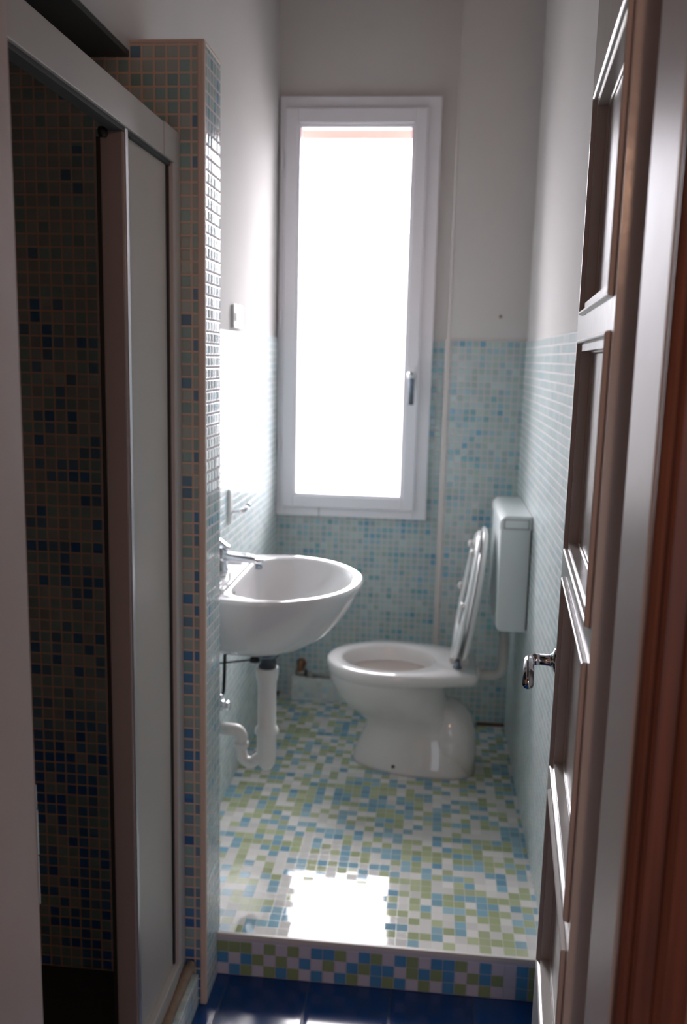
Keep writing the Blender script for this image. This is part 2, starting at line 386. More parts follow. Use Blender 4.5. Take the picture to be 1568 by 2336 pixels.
# handle
bm = bmesh.new()
ho = [(-.1115, 1.41), (-.0945, 1.41), (-.0945, 1.485), (-.1115, 1.485)]
bx(bm, -.114, -.088, YW-.052, YW-.044, 1.385, 1.47)
hd = obj('handle_plate', bm, M['pvc'], w, bevel=.003)
bm = bmesh.new(); tube(bm, elbow([(-.1005, YW-.050, 1.432), (-.1005, YW-.088, 1.432), (-.1005, YW-.092, 1.315)], .014), .0115, 12)
h2 = obj('window_handle', bm, M['dull_chrome'], w, smooth=True)
bm = bmesh.new(); lathe(bm, (-.1005, YW-.092, 1.432), [(.004, -.012), (.016, -.010), (.018, 0), (.016, .014), (.004, .016)], 'z', 16)
obj('handle_knuckle', bm, M['chrome'], h2, smooth=True)
# roller shutter lower slats outside
def transl():
    m, nt, b = new_mat('thin_pink_slat'); nt.nodes.remove(b)
    d = nt.nodes.new('ShaderNodeBsdfDiffuse'); d.inputs[0].default_value = rgb(214, 160, 150)
    t = nt.nodes.new('ShaderNodeBsdfTranslucent'); t.inputs[0].default_value = (.12, .094, .088, 1)
    mx = nt.nodes.new('ShaderNodeAddShader'); nt.links.new(d.outputs[0], mx.inputs[0]); nt.links.new(t.outputs[0], mx.inputs[1])
    nt.links.new(mx.outputs[0], nt.nodes['Material Output'].inputs[0]); return m
M['blind'] = transl()
bm = bmesh.new()
for k in range(3): bx(bm, -.645, -.033, YW+.105, YW+.113, 2.396+k*.042, 2.396+k*.042+.040)
tag(obj('roller_shutter', bm, M['blind'], bevel=.003), 'rolled-up pinkish shutter edge showing at the window top', 'shutter')

# ------------------------------------------------------------------ shower enclosure
sh = thing('shower_enclosure', 'white framed sliding shower door with grey frosted panel, at the left', 'shower', (XS, YC0, -HS))
def par(o):                     # keep world-space meshes where they are under a placed empty
    p = o.parent; mi = Matrix.Identity(4)
    o.matrix_parent_inverse = (Matrix.Translation(p.location) @ p.rotation_euler.to_matrix().to_4x4()).inverted()
    return o
YN = YD1+.03
bm = bmesh.new(); bx(bm, XS-.040, XS, YN, YC0-.001, 1.897, 1.9615)
rl = par(obj('top_rail', bm, M['alu'], sh, bevel=.002))
bm = bmesh.new(); bx(bm, XS-.030, XS-.006, YN, YC0-.03, 1.889, 1.8985); obj('rail_groove', bm, M['dark'], rl)
bm = bmesh.new(); bx(bm, XS-.0005, XS+.0015, YC0-.115, YC0-.001, 1.896, 1.9625); obj('corner_cap', bm, M['alu'], rl, bevel=.001)
bm = bmesh.new(); bx(bm, XS-.035, XS, YC0-.048, YC0-.001, .01, 1.897); bx(bm, XS-.03, XS+.0012, YC0-.040, YC0-.001, .01, 1.955)
par(obj('wall_post', bm, M['alu'], sh, bevel=.002))
bm = bmesh.new(); bx(bm, XS-.040, XS+.002, YN, YC0-.001, -.03, .028)
bt = par(obj('bottom_rail', bm, M['alu'], sh, bevel=.003))
bm = bmesh.new(); tube(bm, [(XS+.012, YN, -.020), (XS+.010, YC0-.12, -.022), (XS+.014, YC0-.04, -.012), (XS+.02, YC0-.008, .0)], [.014, .012, .014, .012], 10)
obj('sealant', bm, M['caulk'], bt, smooth=True)
# sliding panel, nearly closed half open
bm = bmesh.new(); bx(bm, XS-.050, XS-.007, 1.650, 1.668, .030, 1.893); bx(bm, XS-.053, XS-.022, 1.668, 1.680, .030, 1.880)
st = par(obj('door_stile', bm, M['alu_dark'], sh, bevel=.003))
bm = bmesh.new(); bx(bm, XS-.057, XS-.0495, 1.651, 1.666, .030, 1.880); obj('brush_seal', bm, M['rubber'], st)
bm = bmesh.new(); bx(bm, XS-.009, XS-.004, 1.656, 1.670, .030, 1.8965); obj('edge_strip', bm, M['alu_edge'], st)
bm = bmesh.new(); bx(bm, XS-.020, XS-.015, 1.660, YC0-.045, .030, 1.8985)
par(obj('frosted_pane', bm, M['frost'], sh))
bm = bmesh.new(); bx(bm, XS-.032, XS-.010, YC0-.056, YC0-.0475, .03, 1.897)
par(obj('rubber_seal', bm, M['rubber'], sh))
bm = bmesh.new(); lathe(bm, (XS-.040, 1.640, 1.886), [(.004, -.006), (.009, -.006), (.009, .006), (.004, .006)], 'x', 14)
obj('roller', bm, M['rubber'], st, smooth=True)
# tray
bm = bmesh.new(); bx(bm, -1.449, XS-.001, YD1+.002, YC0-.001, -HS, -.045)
tr = tag(obj('shower_tray', bm, M['dark'], bevel=.006), 'dark grey shower tray in the shade behind the sliding panel', 'shower tray')  # tray coloured dark to deepen the shade inside the shower
bm = bmesh.new(); bx(bm, XS, XS+.035, YN, YC0-.002, -HS, -.032)
struct('trim_10', bm, M['wall_tile_soft'], 'tiled kerb in front of the shower', 'trim', bevel=.002)

# ------------------------------------------------------------------ bathroom door leaf (open, seen edge-on)
HX, HY, TH_D = .181, .977, .080
door = thing('door_1', 'open white panelled door with chrome lever, seen edge-on at the right', 'door', (HX, HY, -HS), -TH_D, kind='structure')
# local: y along the leaf, -x towards the room
zz = lambda z: z+HS
SN, SF = .0219, .4462
SW = .545; T0, T1 = 0, .044; REC = .017; MW = .022; MP = .007
panels = [(1.5703, 1.8833), (1.2062, 1.5356), (.8418, 1.1661), (.4888, .8058)]
ZB, ZTOP = .008, zz(2.39)
bm = bmesh.new()
bx(bm, T0, T1, 0, SN+MW-.004, ZB, ZTOP); bx(bm, T0, T1, SF-MW+.004, SW, ZB, ZTOP)
edges = [ZB] + [v for a, b in sorted(panels) for v in (zz(a)+MW-.004, zz(b)-MW+.004)] + [ZTOP]
for a, b in zip(edges[::2], edges[1::2]): bx(bm, T0, T1, SN+MW-.004, SF-MW+.004, a, b)
obj('leaf', bm, M['paint'], door)
for a, b in panels:
    z0, z1 = zz(a), zz(b)
    bm = bmesh.new(); bx(bm, REC, T1-.006, SN+MW-.006, SF-MW+.006, z0+MW-.006, z1-MW+.006)
    obj('panel', bm, M['paint'], door, bevel=.002)
    # bolection moulding with mitred corners
    prof = [(-0.0, 0), (-MP*.75, .001), (-MP, .003), (-MP*.8, .0065), (-MP*.1, .008), (REC-.004, .0165), (REC-.003, .0205), (REC+.001, .0225), (REC+.001, .012), (0.001, .004)]
    rings = []
    for k, (sx_, sz_) in enumerate(((1, 1), (-1, 1), (-1, -1), (1, -1), )):
        ys = SN if sx_ > 0 else SF; zs = z0 if sz_ > 0 else z1
        rings.append([(px_, ys+sx_*d, zs+sz_*d) for px_, d in prof])
    bm = bmesh.new(); R = [[bm.verts.new(p) for p in r] for r in rings]
    for k in range(4):
        A, B = R[k], R[(k+1) % 4]; n = len(A)
        for i in range(n): bm.faces.new((A[i], A[(i+1) % n], B[(i+1) % n], B[i]))
    obj('moulding', bm, M['paint'], door, bevel=.0012)
# lever handle
LZ = zz(1.012); LY = .487
bm = bmesh.new(); lathe(bm, (0, LY, LZ), [(.006, 0), (.021, 0), (.021, -.006), (.013, -.009), (.010, -.014), (.0095, -.036), (.006, -.036)], 'x', 20)
hn = obj('door_handle', bm, M['chrome'], door, smooth=True)
bm = bmesh.new(); tube(bm, elbow([(-.030, LY, LZ), (-.047, LY, LZ), (-.050, LY-.100, LZ-.008)], .012), [.010]*3+[.009]*6, 14)
obj('lever', bm, M['chrome'], hn, smooth=True)
bm = bmesh.new(); bx(bm, T0+.008, T1-.008, SW-.001, SW+.0015, LZ-.08, LZ+.08)
obj('latch_plate', bm, M['alu_edge'], door)
bm = bmesh.new()
for z in (zz(.35), zz(2.0)): lathe(bm, (T1*.9, -.006, z), [(.005, 0), (.005, .09)], n=10)
obj('hinge', bm, M['brass'], door)

# ------------------------------------------------------------------ washbasin
SY, SZ = 2.600, .850
sk = thing('washbasin', 'white wall-hung ceramic washbasin beside the partition, left wall', 'washbasin', (XL, SY, SZ))
NS = 72
def plan(cx, a, bw, xb, hb, power=2.0, n=NS):
    """outline: half ellipse to the front, gently tapered straight back at xb"""
    pts = []
    for i in range(n):
        t = 2*PI*i/n
        c, s = math.cos(t), math.sin(t)
        if c >= 0:
            x = cx+a*abs(c)**(2/power); y = bw*(1 if s >= 0 else -1)*abs(s)**(2/power)
        else:
            k = abs(c)                 # rounded rectangle towards the back
            x = cx-(cx-xb)*k**.62; w_ = bw+(hb-bw)*k**.6
            y = w_*(1 if s >= 0 else -1)*abs(s)**.42
        pts.append((x, y))
    return pts
def ringz(pl, cy, z): return [(x, cy+y, z) for x, y in pl]
B = XL+.008
bm = bmesh.new()
outer = []
for z, cx, a, bw, hb in ((.628, -.50, .055, .06, .055), (.634, -.50, .10, .115, .11), (.648, -.50, .145, .165, .16), (.675, -.50, .195, .215, .205), (.710, -.50, .228, .248, .235),
                     (.750, -.49, .252, .272, .255), (.795, -.485, .275, .293, .272), (.832, -.48, .286, .303, .280), (.842, -.48, .289, .306, .283), (.850, -.48, .286, .303, .280)):
    outer.append(ringz(plan(cx, a, bw, B, hb), SY, z))
inner = []
for z, cx, a, bw, xb, hb in ((.850, -.44, .218, .262, -.563, .235), (.840, -.44, .210, .254, -.560, .228), (.80, -.44, .188, .232, -.556, .210), (.76, -.44, .155, .20, -.55, .18), (.725, -.45, .11, .15, -.53, .13), (.705, -.455, .055, .075, -.50, .06)):
    inner.append(ringz(plan(cx, a, bw, xb, hb), SY, z))
R = loft(bm, outer, True, False)
R2 = loft(bm, inner, False, True)
n = NS
for i in range(n): bm.faces.new((R[-1][i], R[-1][(i+1) % n], R2[0][(i+1) % n], R2[0][i]))
bs = par(obj('basin', bm, M['ceramic'], sk, smooth=True, bevel=0))
sm = bs.modifiers.new('sub', 'SUBSURF'); sm.levels = 1; sm.render_levels = 1
# deck behind the bowl with a raised back edge
bm = bmesh.new()
for i in range(1):
    rr = []
    for z, e in ((.846, 0), (.858, 0), (.861, .004)):
        rr.append([(x, y, z) for x, y in ((XL+.008, SY-.265+e), (-.566-e, SY-.232+e), (-.561-e, SY-.215), (-.561-e, SY+.215), (-.566-e, SY+.232-e), (XL+.008, SY+.265-e))])
    loft(bm, rr)
par(obj('tap_deck', bm, M['ceramic'], sk, bevel=.004, seg=3))
for s, nm in ((1, 'far'), (-1, 'near')):
    bm = bmesh.new()
    x0, x1, y0, y1 = XL+.018, -.578, SY+s*.15-.058, SY+s*.15+.058
    ring(bm, x0, x1, 0, 1, .001, .001, 0, 0, 0, 1); bm.clear()
    o_ = [(x0, y0), (x1, y0), (x1, y1), (x0, y1)]; i_ = [(x0+.009, y0+.009), (x1-.009, y0+.009), (x1-.009, y1-.009), (x0+.009, y1-.009)]
    V = lambda q, z: [bm.verts.new((x, y, z)) for x, y in q]
    a, b2, c, d = V(o_, .860), V(o_, .868), V(i_, .868), V(i_, .8612)
    for A_, B_ in ((a, b2), (b2, c), (c, d)):
        for k in range(4): bm.faces.new((A_[k], A_[(k+1) % 4], B_[(k+1) % 4], B_[k]))
    bm.faces.new(d); bm.faces.new(a[::-1])
    par(obj('soap_rest', bm, M['ceramic'], sk, bevel=.003, seg=3))
bm = bmesh.new(); bx(bm, -.562, -.5545, SY-.130, SY-.110, .798, .826)
par(obj('overflow_hole', bm, M['dark'], sk, bevel=.002, seg=2))
bm = bmesh.new(); lathe(bm, (-.47, SY, .704), [(.004, 0), (.030, 0), (.030, .004), (.022, .006), (.004, .008)], 'z', 24)
par(obj('plug', bm, M['chrome'], sk, smooth=True))

# tap
TY = SY-.02; TX = -.622
tp = thing('basin_tap', 'chrome single-lever tap standing on the washbasin', 'tap', (TX, TY, .861))
bm = bmesh.new(); lathe(bm, (TX, TY, .861), [(.010, 0), (.027, 0), (.027, .006), (.023, .010), (.022, .040), (.023, .062), (.018, .072), (.006, .074)], 'z', 24)
par(obj('body', bm, M['chrome'], tp, smooth=True))
def slab(p0, p1, w0, w1, t0, t1):
    """flat tapered bar between two points"""
    bm = bmesh.new(); p0, p1 = Vector(p0), Vector(p1); d = (p1-p0).normalized(); s = Vector((0, 1, 0)); u = d.cross(s).normalized()
    rr = []
    for k in range(7):
        t = k/6; c = p0.lerp(p1, t); w_ = w0+(w1-w0)*t; h_ = t0+(t1-t0)*t
        rr.append([c+s*w_*math.cos(a)*(abs(math.cos(a))**-.4 if abs(math.cos(a)) > .05 else 1)+u*h_*math.sin(a) for a in [2*PI*j/16 for j in range(16)]])
    loft(bm, rr); return bm
par(obj('spout', slab((TX+.005, TY, .908), (TX+.130, TY, .896), .020, .017, .014, .008), M['chrome'], tp, smooth=True))
bm = bmesh.new(); lathe(bm, (TX+.118, TY, .875), [(.006, 0), (.0105, 0), (.0105, .016), (.006, .018)], 'z', 16)
par(obj('aerator', bm, M['dull_chrome'], tp, smooth=True))
par(obj('lever', slab((TX+.030, TY, .930), (TX-.022, TY, .972), .020, .012, .007, .005), M['chrome'], tp, smooth=True))
bm = bmesh.new(); lathe(bm, (TX-.030, TY, .861), [(.002, 0), (.003, 0), (.003, .075), (.006, .078), (.006, .085), (.002, .088)], 'z', 10)
par(obj('pop_up_rod', bm, M['chrome'], tp, smooth=True))

# waste trap
DX, DY = -.469, SY-.05
wt = thing('waste_pipe', 'white plastic waste pipe and trap below the washbasin', 'drain pipe', (DX, DY, .25))
bm = bmesh.new(); lathe(bm, (DX, DY, 0), [(.012, .630), (.037, .628), (.038, .622), (.033, .614), (.027, .612), (.027, .568), (.012, .566)], 'z', 28)
cr_ = par(obj('chrome_collar', bm, M['dull_chrome'], wt, smooth=True))
bm = bmesh.new(); lathe(bm, (DX-.040, DY, .600), [(.004, -.012), (.009, -.012), (.010, 0), (.009, .012), (.004, .014)], 'x', 12)
obj('rod_nut', bm, M['rubber'], cr_, smooth=True)
bm = bmesh.new(); lathe(bm, (DX, DY, 0), [(.012, .580), (.034, .580), (.035, .574), (.032, .545), (.028, .535), (.0275, .392), (.034, .388), (.036, .380), (.036, .372), (.030, .366), (.029, .30), (.026, .272), (.014, .256), (.004, .252)], 'z', 28)
par(obj('standpipe', bm, M['plastic'], wt, smooth=True))
bm = bmesh.new(); tube(bm, elbow([(DX-.012, DY, .300), (DX-.028, DY, .288), (DX-.045, DY, .272), (DX-.072, DY, .278), (DX-.078, DY, .315), (DX-.078, DY, .335)], .012), .0165, 16)
par(obj('trap_bend', bm, M['plastic'], wt, smooth=True))
bm = bmesh.new(); lathe(bm, (DX-.078, DY, .322), [(.014, 0), (.022, 0), (.022, .016), (.014, .018)], 'z', 20)
par(obj('slip_nut', bm, M['plastic'], wt, smooth=True))
bm = bmesh.new(); tube(bm, elbow([(DX-.078, DY, .33), (DX-.078, DY, .374), (XL+.004, DY, .380)], .026, 8), .019, 18)
par(obj('wall_pipe', bm, M['plastic'], wt, smooth=True))

# pop-up linkage + hose + taps below
bm = bmesh.new(); tube(bm, [(DX-.048, DY, .600), (-.60, DY-.02, .592), (-.640, DY-.03, .590)], .0028, 8)
tag(obj('linkage_rod', bm, M['rubber'], smooth=True), 'thin dark metal rod running level under the washbasin', 'rod')
bm = bmesh.new(); tube(bm, [(-.598, DY, .650), (-.600, DY, .56), (-.602, DY-.002, .500), (-.606, DY, .488)], .0052, 10, smooth=4)
tag(obj('water_hose', bm, M['rubber'], smooth=True), 'black flexible hose hanging down below the washbasin', 'hose')
def stop_valve(y, z, label):
    t = thing('stop_valve', label, 'valve', (XL+TH, y, z), group=None)
    bm = bmesh.new(); lathe(bm, (XL+TH, y, z), [(.006, 0), (.022, 0), (.020, .006), (.009, .010), (.009, .055), (.004, .056)], 'x', 18)
    par(obj('wall_flange', bm, M['chrome'], t, smooth=True))
    bm = bmesh.new(); lathe(bm, (XL+.050, y, z-.012), [(.004, 0), (.011, 0), (.011, .03), (.007, .036), (.007, .048), (.003, .05)], 'z', 16)
    par(obj('valve_body', bm, M['chrome'], t, smooth=True))
    bm = bmesh.new(); lathe(bm, (XL+.062, y, z), [(.004, 0), (.013, .002), (.016, .010), (.012, .018), (.004, .02)], 'x', 12)
    for k in range(6):
        a = k*PI/3; lathe(bm, (XL+.066, y+.014*math.cos(a), z+.014*math.sin(a)), [(.001, 0), (.004, .001), (.004, .010), (.001, .011)], 'x', 8)
    par(obj('knob', bm, M['chrome'], t, smooth=True))
stop_valve(DY-.016, .458, 'chrome stop valve under the washbasin, at the hose end')
stop_valve(DY+.05, .428, 'lower chrome stop valve below the hose, by the wall')

# switch plate and hook on the left wall
t = thing('light_switch', 'small white switch plate above the mosaic on the left wall', 'switch', (XL, 3.02, 1.585))
bm = bmesh.new(); bx(bm, XL, XL+.011, 2.958, 3.085, 1.588, 1.664)
par(obj('cover_plate', bm, M['plastic'], t, bevel=.003, seg=3))
bm = bmesh.new(); bx(bm, XL+.010, XL+.0145, 2.975, 3.005, 1.608, 1.638)
par(obj('rocker', bm, M['alu'], t, bevel=.002))
t = thing('wall_hook', 'white bar with hook on the tiled left wall above the tap', 'hook', (XL+TH, 2.9, 1.0))
bm = bmesh.new(); bx(bm, XL+TH, XL+TH+.010, 2.885, 2.925, .945, 1.062)
par(obj('back_plate', bm, M['plastic'], t, bevel=.003))
bm = bmesh.new(); tube(bm, elbow([(XL+TH+.006, 2.915, .985), (XL+.055, 2.925, .985), (XL+.060, 2.955, 1.003)], .01), .006, 10)
lathe(bm, (XL+.060, 2.955, 1.003), [(.003, -.008), (.009, -.004), (.009, .004), (.003, .008)], 'z', 12)
par(obj('hook_arm', bm, M['chrome'], t, smooth=True))
# plugged screw hole on the boxed wall
bm = bmesh.new(); lathe(bm, (.239, YP, 1.671), [(.002, 0), (.007, 0), (.006, -.003), (.002, -.003)], 'y', 12)
tag(obj('wall_plug', bm, M['caulk'], smooth=True), 'small grey wall plug on the plaster above the cistern', 'wall plug')

# brass valve and capped pipe at the foot of the back wall
t = thing('angle_valve', 'tarnished brass angle valve low under the window', 'valve', (-.545, YW-TH, .10))
bm = bmesh.new(); lathe(bm, (-.548, YW-TH, .150), [(.006, 0), (.022, 0), (.020, -.010), (.012, -.014), (.012, -.04), (.005, -.042)], 'y', 16)
lathe(bm, (-.548, YW-.045, .118), [(.005, 0), (.013, 0), (.015, .012), (.013, .03), (.010, .05), (.004, .055)], 'z', 14)
par(obj('valve_body', bm, M['brass'], t, smooth=True))
bm = bmesh.new(); lathe(bm, (-.570, YW-.048, .120), [(.006, 0), (.013, .002), (.013, .045), (.006, .046)], 'x', 14)
par(obj('elbow_joint', bm, M['steelpipe'], t, smooth=True))
bm = bmesh.new(); lathe(bm, (-.526, YW-.048, .120), [(.006, 0), (.016, 0), (.016, .008), (.006, .009)], 'x', 14)
par(obj('nut', bm, M['black'], t, smooth=True))
bm = bmesh.new(); tube(bm, [(-.515, YW-.062, .1145), (-.42, YW-.062, .1145), (-.30, YW-.062, .1145), (-.20, YW-.062, .1145)], .0095, 12)
lathe(bm, (-.515, YW-.062, .1145), [(.006, 0), (.013, .001), (.013, .028), (.006, .03)], 'x', 14)
tag(obj('supply_pipe', bm, M['steelpipe'], smooth=True), 'grey supply pipe running along the foot of the back wall to the toilet', 'pipe')

# ------------------------------------------------------------------ toilet
TYC = 3.228; RZ = .400
tl = thing('toilet', 'white ceramic floor-standing toilet with seat and lid raised', 'toilet', (-.05, TYC, 0))
def egg(x0, x1, hw, z, n=64, xc=None, fp=2.0, bp=2.0):
    xc = (x0+x1)/2 if xc is None else xc
    pts = []
    for i in range(n):
        t = 2*PI*i/n; c, s = math.cos(t), math.sin(t); p = fp if c < 0 else bp
        a = (xc-x0) if c < 0 else (x1-xc)
        sg = lambda v: 1 if v >= 0 else -1
        pts.append((xc+a*sg(c)*abs(c)**(2/p), TYC+hw*sg(s)*abs(s)**(2/p), z))
    return pts
def rim(x0, xc, hw, x1, hb, z, n=64):
    pts = []
    for i in range(n):
        t = 2*PI*i/n; c, s_ = math.cos(t), math.sin(t); sg = 1 if s_ >= 0 else -1
        if c < 0: pts.append((xc+(xc-x0)*c, TYC+hw*s_, z))
        else:
            k = c; a_ = abs(s_)
            x = xc+(x1-xc)*min(1, k*1.22)**.92; w_ = hw+(hb-hw)*k**2.2
            pts.append((x, TYC+w_*sg*min(1, a_*1.0)**(1-.80*k), z))
    return pts
bm = bmesh.new()
outer = [egg(-.262, .205, .150, 0.0, xc=.05, bp=2.9), egg(-.258, .203, .148, .012, xc=.05, bp=2.9), egg(-.248, .200, .138, .05, xc=.06, bp=2.8), egg(-.228, .192, .122, .10, xc=.06, bp=2.6),
         egg(-.213, .178, .112, .14, xc=.05, bp=2.4), egg(-.216, .155, .108, .165, xc=.03, bp=2.3), egg(-.262, .125, .124, .200, xc=0, bp=2.1), egg(-.305, .100, .150, .235, xc=-.06),
         egg(-.335, .085, .174, .275, xc=-.10), egg(-.353, .085, .190, .32, xc=-.12), egg(-.359, .098, .197, .350, xc=-.13), rim(-.361, -.13, .199, .165, .135, .358), rim(-.364, -.13, .204, .186, .166, .362), rim(-.365, -.13, .205, .189, .170, .384), rim(-.364, -.13, .204, .188, .169, .395), rim(-.357, -.13, .198, .182, .163, .401)]
inner = [egg(-.312, .045, .152, .401, xc=-.13), egg(-.306, .040, .145, .394, xc=-.13), egg(-.304, .038, .143, .36, xc=-.13), egg(-.270, .02, .120, .29, xc=-.12), egg(-.20, -.01, .075, .23, xc=-.10), egg(-.16, -.03, .045, .20, xc=-.10)]
R = loft(bm, outer, True, False); R2 = loft(bm, inner, False, True)
for i in range(64): bm.faces.new((R[-1][i], R[-1][(i+1) % 64], R2[0][(i+1) % 64], R2[0][i]))
bw_ = par(obj('bowl', bm, M['ceramic2'], tl, smooth=True))
# foot seam and rear bulge
bm = bmesh.new()
loft(bm, [egg(.02, .206, .130, .0, xc=.11, bp=3, fp=3), egg(.02, .205, .128, .08, xc=.11, bp=3, fp=3), egg(.02, .198, .122, .15, xc=.11, bp=2.6, fp=2.6), egg(.02, .180, .108, .20, xc=.10, bp=2.3), egg(.02, .150, .085, .232, xc=.09), egg(.03, .115, .05, .248, xc=.07)])
par(obj('trapway_bulge', bm, M['ceramic2'], tl, smooth=True))
bm = bmesh.new(); lathe(bm, (.14, TYC, .354), [(.02, 0), (.030, 0), (.030, .062), (.024, .064)], 'x', 20); bx(bm, .09, .16, TYC-.03, TYC+.03, .40, .425)
par(obj('inlet_spigot', bm, M['ceramic2'], tl, bevel=.006, seg=3))
bm = bmesh.new(); loft(bm, [egg(-.300, .034, .140, .340, xc=-.13), egg(-.300, .034, .140, .343, xc=-.13)])
par(obj('water', bm, M['water'], tl))
for yy, xx in ((-.131, -.10), (-.131, .12)):
    bm = bmesh.new(); lathe(bm, (xx, TYC+yy+.004, .028), [(.002, 0), (.007, 0), (.006, -.004), (.002, -.005)], 'y', 10)
    par(obj('fixing_screw', bm, M['grime'], tl, smooth=True))
# seat ring and lid: drawn flat, then tilted up about the hinge
def flat_egg(L_, W_, n=56, back=.0):
    pts = []
    for i in range(n):
        t = 2*PI*i/n; c, s = math.cos(t), math.sin(t); sg = lambda v: 1 if v >= 0 else -1
        p = 2.0 if c > 0 else 2.7
        pts.append((L_/2+L_/2*sg(c)*abs(c)**(2/p), W_/2*sg(s)*abs(s)**(2/p)))
    return pts
def upright(bm, x, z, ang):
    # local u (length) -> up, local w (thickness) -> towards +x
    Mx = Matrix(((math.sin(ang), 0, math.cos(ang), x), (0, 1, 0, TYC), (math.cos(ang), 0, -math.sin(ang), z), (0, 0, 0, 1)))
    bmesh.ops.transform(bm, matrix=Mx, verts=bm.verts)
    return bm
LS = .480
bm = bmesh.new()
o0 = flat_egg(LS, .385); i0 = [(LS*.53+(x-LS*.5)*.66, y*.60) for x, y in o0]
rr = [[(x, y, 0) for x, y in o0], [(x*.995+.001, y*.99, -.006) for x, y in o0], [(LS*.5+(x-LS*.5)*.95, y*.94, -.013) for x, y in o0], [(x+(.0), y*1.05, -.013) for x, y in i0], [(x, y, -.004) for x, y in i0], [(x, y*1.0, .0) for x, y in i0]]
R = loft(bm, rr, False, False); nn_ = len(o0)
for i in range(nn_): bm.faces.new((R[-1][i], R[-1][(i+1) % nn_], R[0][(i+1) % nn_], R[0][i]))
# under ribs face the room when raised
AS = math.atan2(.080, .50)
seat = par(obj('seat', upright(bm, .108, .422, AS), M['seatp'], tl, smooth=True, bevel=0))
for u_, yy in ((.41, -.085), (.41, .085), (.23, -.150), (.23, .150)):
    bm = bmesh.new(); lathe(bm, (u_, yy, 0), [(.004, -.030), (.012, -.028), (.014, -.022), (.014, -.010), (.010, -.008)], 'z', 14)
    obj('bumper', upright(bm, .108, .422, AS), M['plastic'], seat, smooth=True)
bm = bmesh.new(); ol = flat_egg(.492, .392)
loft(bm, [[(x, y, -.010) for x, y in ol], [(x, y, -.002) for x, y in ol], [(.246+(x-.246)*.985, y*.98, .005) for x, y in ol], [(.246+(x-.246)*.90, y*.88, .010) for x, y in ol], [(.246+(x-.246)*.6, y*.6, .013) for x, y in ol]])
lid = par(obj('lid', upright(bm, .140, .420, math.atan2(.062, .49)), M['seatp'], tl, smooth=True))
for s in (-1, 1):
    bm = bmesh.new(); lathe(bm, (.118, TYC+s*.078, .400), [(.004, 0), (.016, 0), (.016, .006), (.010, .010), (.009, .028), (.003, .030)], 'z', 14)
    lathe(bm, (.120, TYC+s*.078-.018, .424), [(.003, 0), (.009, .001), (.009, .035), (.003, .036)], 'y', 12)
    par(obj('hinge', bm, M['dull_chrome'], tl, smooth=True))

# cistern on the right wall
CY0, CY1, CX0, CX1, CZ0, CZ1 = 3.005, 3.440, .236, XR-TH-.001, .590, .992
ct = thing('toilet_cistern', 'white plastic wall cistern above the toilet on the right wall', 'cistern', (.29, 3.22, CZ0))
def rr_prof(x0, x1, z0, z1, r_tl, r_bl, seg=8):
    pts = [(x1, z0)]
    pts += [(x0+r_bl-r_bl*math.sin(a), z0+r_bl-r_bl*math.cos(a)) for a in [PI/2*k/seg for k in range(seg+1)]]
    pts += [(x0+r_tl-r_tl*math.cos(a), z1-r_tl+r_tl*math.sin(a)) for a in [PI/2*k/seg for k in range(seg+1)]]
    pts += [(x1, z1)]
    return pts
bm = bmesh.new()
pr = rr_prof(CX0, CX1, CZ0, .948, .004, .022)
loft(bm, [[(x, y, z) for x, z in pr] for y in (CY0, CY1)])
par(obj('tank', bm, M['cist'], ct, bevel=.010, seg=4))
bm = bmesh.new(); pr = rr_prof(CX0-.003, CX1, .946, CZ1, .026, .003)
loft(bm, [[(x, y, z) for x, z in pr] for y in (CY0-.003, CY1+.003)])
cl = par(obj('tank_lid', bm, M['cist'], ct, bevel=.006, seg=3))
bm = bmesh.new(); bx(bm, CX0+.012, CX1-.012, CY0-.0060, CY0, .950, .978)
par(obj('flush_button', bm, M['cist'], ct, bevel=.003, seg=2))
bm = bmesh.new(); bx(bm, CX0+.0095, CX1-.0095, CY0-.0040, CY0, .9475, .9805)
par(obj('button_gap', bm, M['steelpipe'], ct))
bm = bmesh.new(); bx(bm, CX1-.004, CX1+.0012, CY0-.001, CY1+.001, CZ0+.01, CZ1-.004)
par(obj('painted_shadow_strip', bm, M['rubber'], ct))  # black strip drawn in for the shadow where tank meets wall
# flush pipe
t = thing('flush_pipe', 'white bent flush pipe from cistern to toilet back', 'pipe', (.29, TYC, .36))
bm = bmesh.new(); tube(bm, elbow([(.288, TYC, .600), (.288, TYC, .357), (.2055, TYC, .354)], .040, 10), .0185, 20)
par(obj('pipe', bm, M['plastic'], t, smooth=True))
bm = bmesh.new(); lathe(bm, (.288, TYC, .560), [(.018, 0), (.026, .002), (.026, .028), (.018, .029)], 'z', 20)
par(obj('nut', bm, M['plastic'], t, smooth=True))

# pendant lamp in the corridor behind the camera
lp = thing('pendant_lamp', 'warm corridor lamp with round shade behind the camera', 'lamp', (.12, -1.1, 2.10))
bm = bmesh.new(); lathe(bm, (.12, -1.1, 2.10), [(.02, .17), (.05, .16), (.15, .06), (.18, .0), (.175, .0), (.145, .055), (.045, .15), (.02, .16)], 'z', 28)
par(obj('lamp_shade', bm, M['bead'], lp, smooth=True))
bm = bmesh.new(); tube(bm, [(.12, -1.1, 2.26), (.12, -1.1, ZCEIL)], .004, 8)
par(obj('cord', bm, M['rubber'], lp, smooth=True))

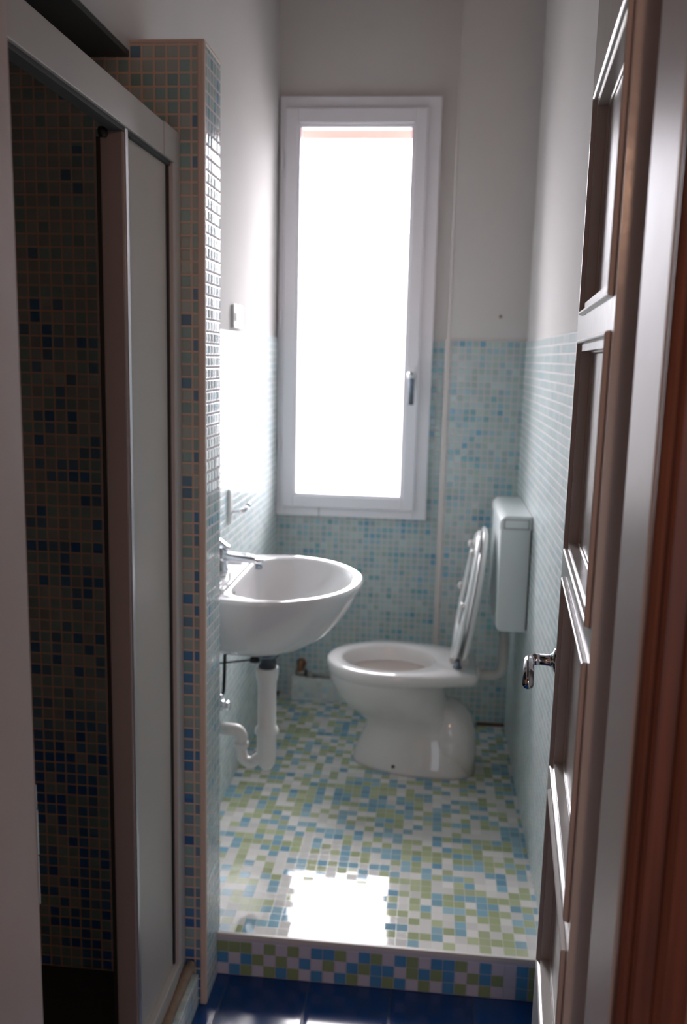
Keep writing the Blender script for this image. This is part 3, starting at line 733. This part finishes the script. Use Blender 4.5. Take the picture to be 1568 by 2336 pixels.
# ------------------------------------------------------------------ light
world = bpy.data.worlds.new('sky'); scn.world = world; world.use_nodes = True
nt = world.node_tree; bg = nt.nodes['Background']
tc = nt.nodes.new('ShaderNodeTexCoord'); sp_ = nt.nodes.new('ShaderNodeSeparateXYZ'); nt.links.new(tc.outputs['Generated'], sp_.inputs[0])
cr_w = nt.nodes.new('ShaderNodeValToRGB'); mr = nt.nodes.new('ShaderNodeMapRange')
mr.inputs['From Min'].default_value = -.6; mr.inputs['From Max'].default_value = .6
nt.links.new(sp_.outputs[2], mr.inputs['Value']); nt.links.new(mr.outputs['Result'], cr_w.inputs[0])
e = cr_w.color_ramp.elements
e[0].position = .30; e[0].color = (.17, .158, .155, 1)
e[1].position = .50; e[1].color = (.29, .285, .305, 1)
for p_, c_ in ((.68, (.90, .88, .95, 1)), (.95, (1.15, 1.10, 1.15, 1))):
    q = e.new(p_); q.color = c_
nt.links.new(cr_w.outputs[0], bg.inputs['Color']); bg.inputs['Strength'].default_value = SKY
ld = bpy.data.lights.new('window_portal', 'AREA'); ld.shape = 'RECTANGLE'; ld.size = .62; ld.size_y = 1.68; ld.cycles.is_portal = True
lo = bpy.data.objects.new('window_portal', ld); COL.objects.link(lo); lo.location = ((WX0+WX1)/2, YW+.24, (WZ0+WZ1)/2)
lo.rotation_euler = (-PI/2, 0, 0)
ld = bpy.data.lights.new('lamp_bulb', 'POINT'); ld.energy = 19; ld.color = (1, .56, .37); ld.shadow_soft_size = .06
lo = bpy.data.objects.new('lamp_bulb', ld); COL.objects.link(lo); lo.location = (.10, -1.1, 2.02)

ld = bpy.data.lights.new('corridor_cool_fill', 'AREA'); ld.shape = 'RECTANGLE'; ld.size = .8; ld.size_y = 1.2; ld.energy = 5; ld.color = (.72, .84, 1)  # added cool fill for low camera-facing surfaces; no real window there
lo = bpy.data.objects.new('corridor_cool_fill', ld); COL.objects.link(lo); lo.location = (.2, -2.15, .9); lo.rotation_euler = (PI/2, 0, 0)

# ------------------------------------------------------------------ camera
yaw, pitch, roll, F = .098, -.1697, .024, 2055.27
cy, sy, cp, sp, cr, sr = math.cos(yaw), math.sin(yaw), math.cos(pitch), math.sin(pitch), math.cos(roll), math.sin(roll)
fw = Vector((-sy*cp, cy*cp, sp)); ri = Vector((cy, sy, 0)); up = ri.cross(fw)
r2 = ri*cr+up*sr; u2 = ri*-sr+up*cr
cd = bpy.data.cameras.new('camera'); cam = bpy.data.objects.new('camera', cd); COL.objects.link(cam)
m3 = Matrix((r2, u2, -fw)).transposed()
cam.matrix_world = Matrix.Translation((0, 0, H)) @ m3.to_4x4()
cd.sensor_fit = 'HORIZONTAL'; cd.sensor_width = 24; cd.lens = F/1568*24; cd.clip_start = .02
cd.dof.use_dof = True; cd.dof.focus_distance = 1.40; cd.dof.aperture_fstop = 4.0
scn.camera = cam
scn.view_settings.view_transform = 'Standard'; scn.view_settings.look = 'None'
scn.view_settings.exposure = 0; scn.view_settings.gamma = 1; scn.view_settings.use_curve_mapping = False
scn.cycles.use_denoising = True
scn.cycles.max_bounces = 12; scn.cycles.diffuse_bounces = 8; scn.cycles.glossy_bounces = 6; scn.cycles.transparent_max_bounces = 12
scn.cycles.sample_clamp_indirect = 12; scn.cycles.caustics_reflective = True
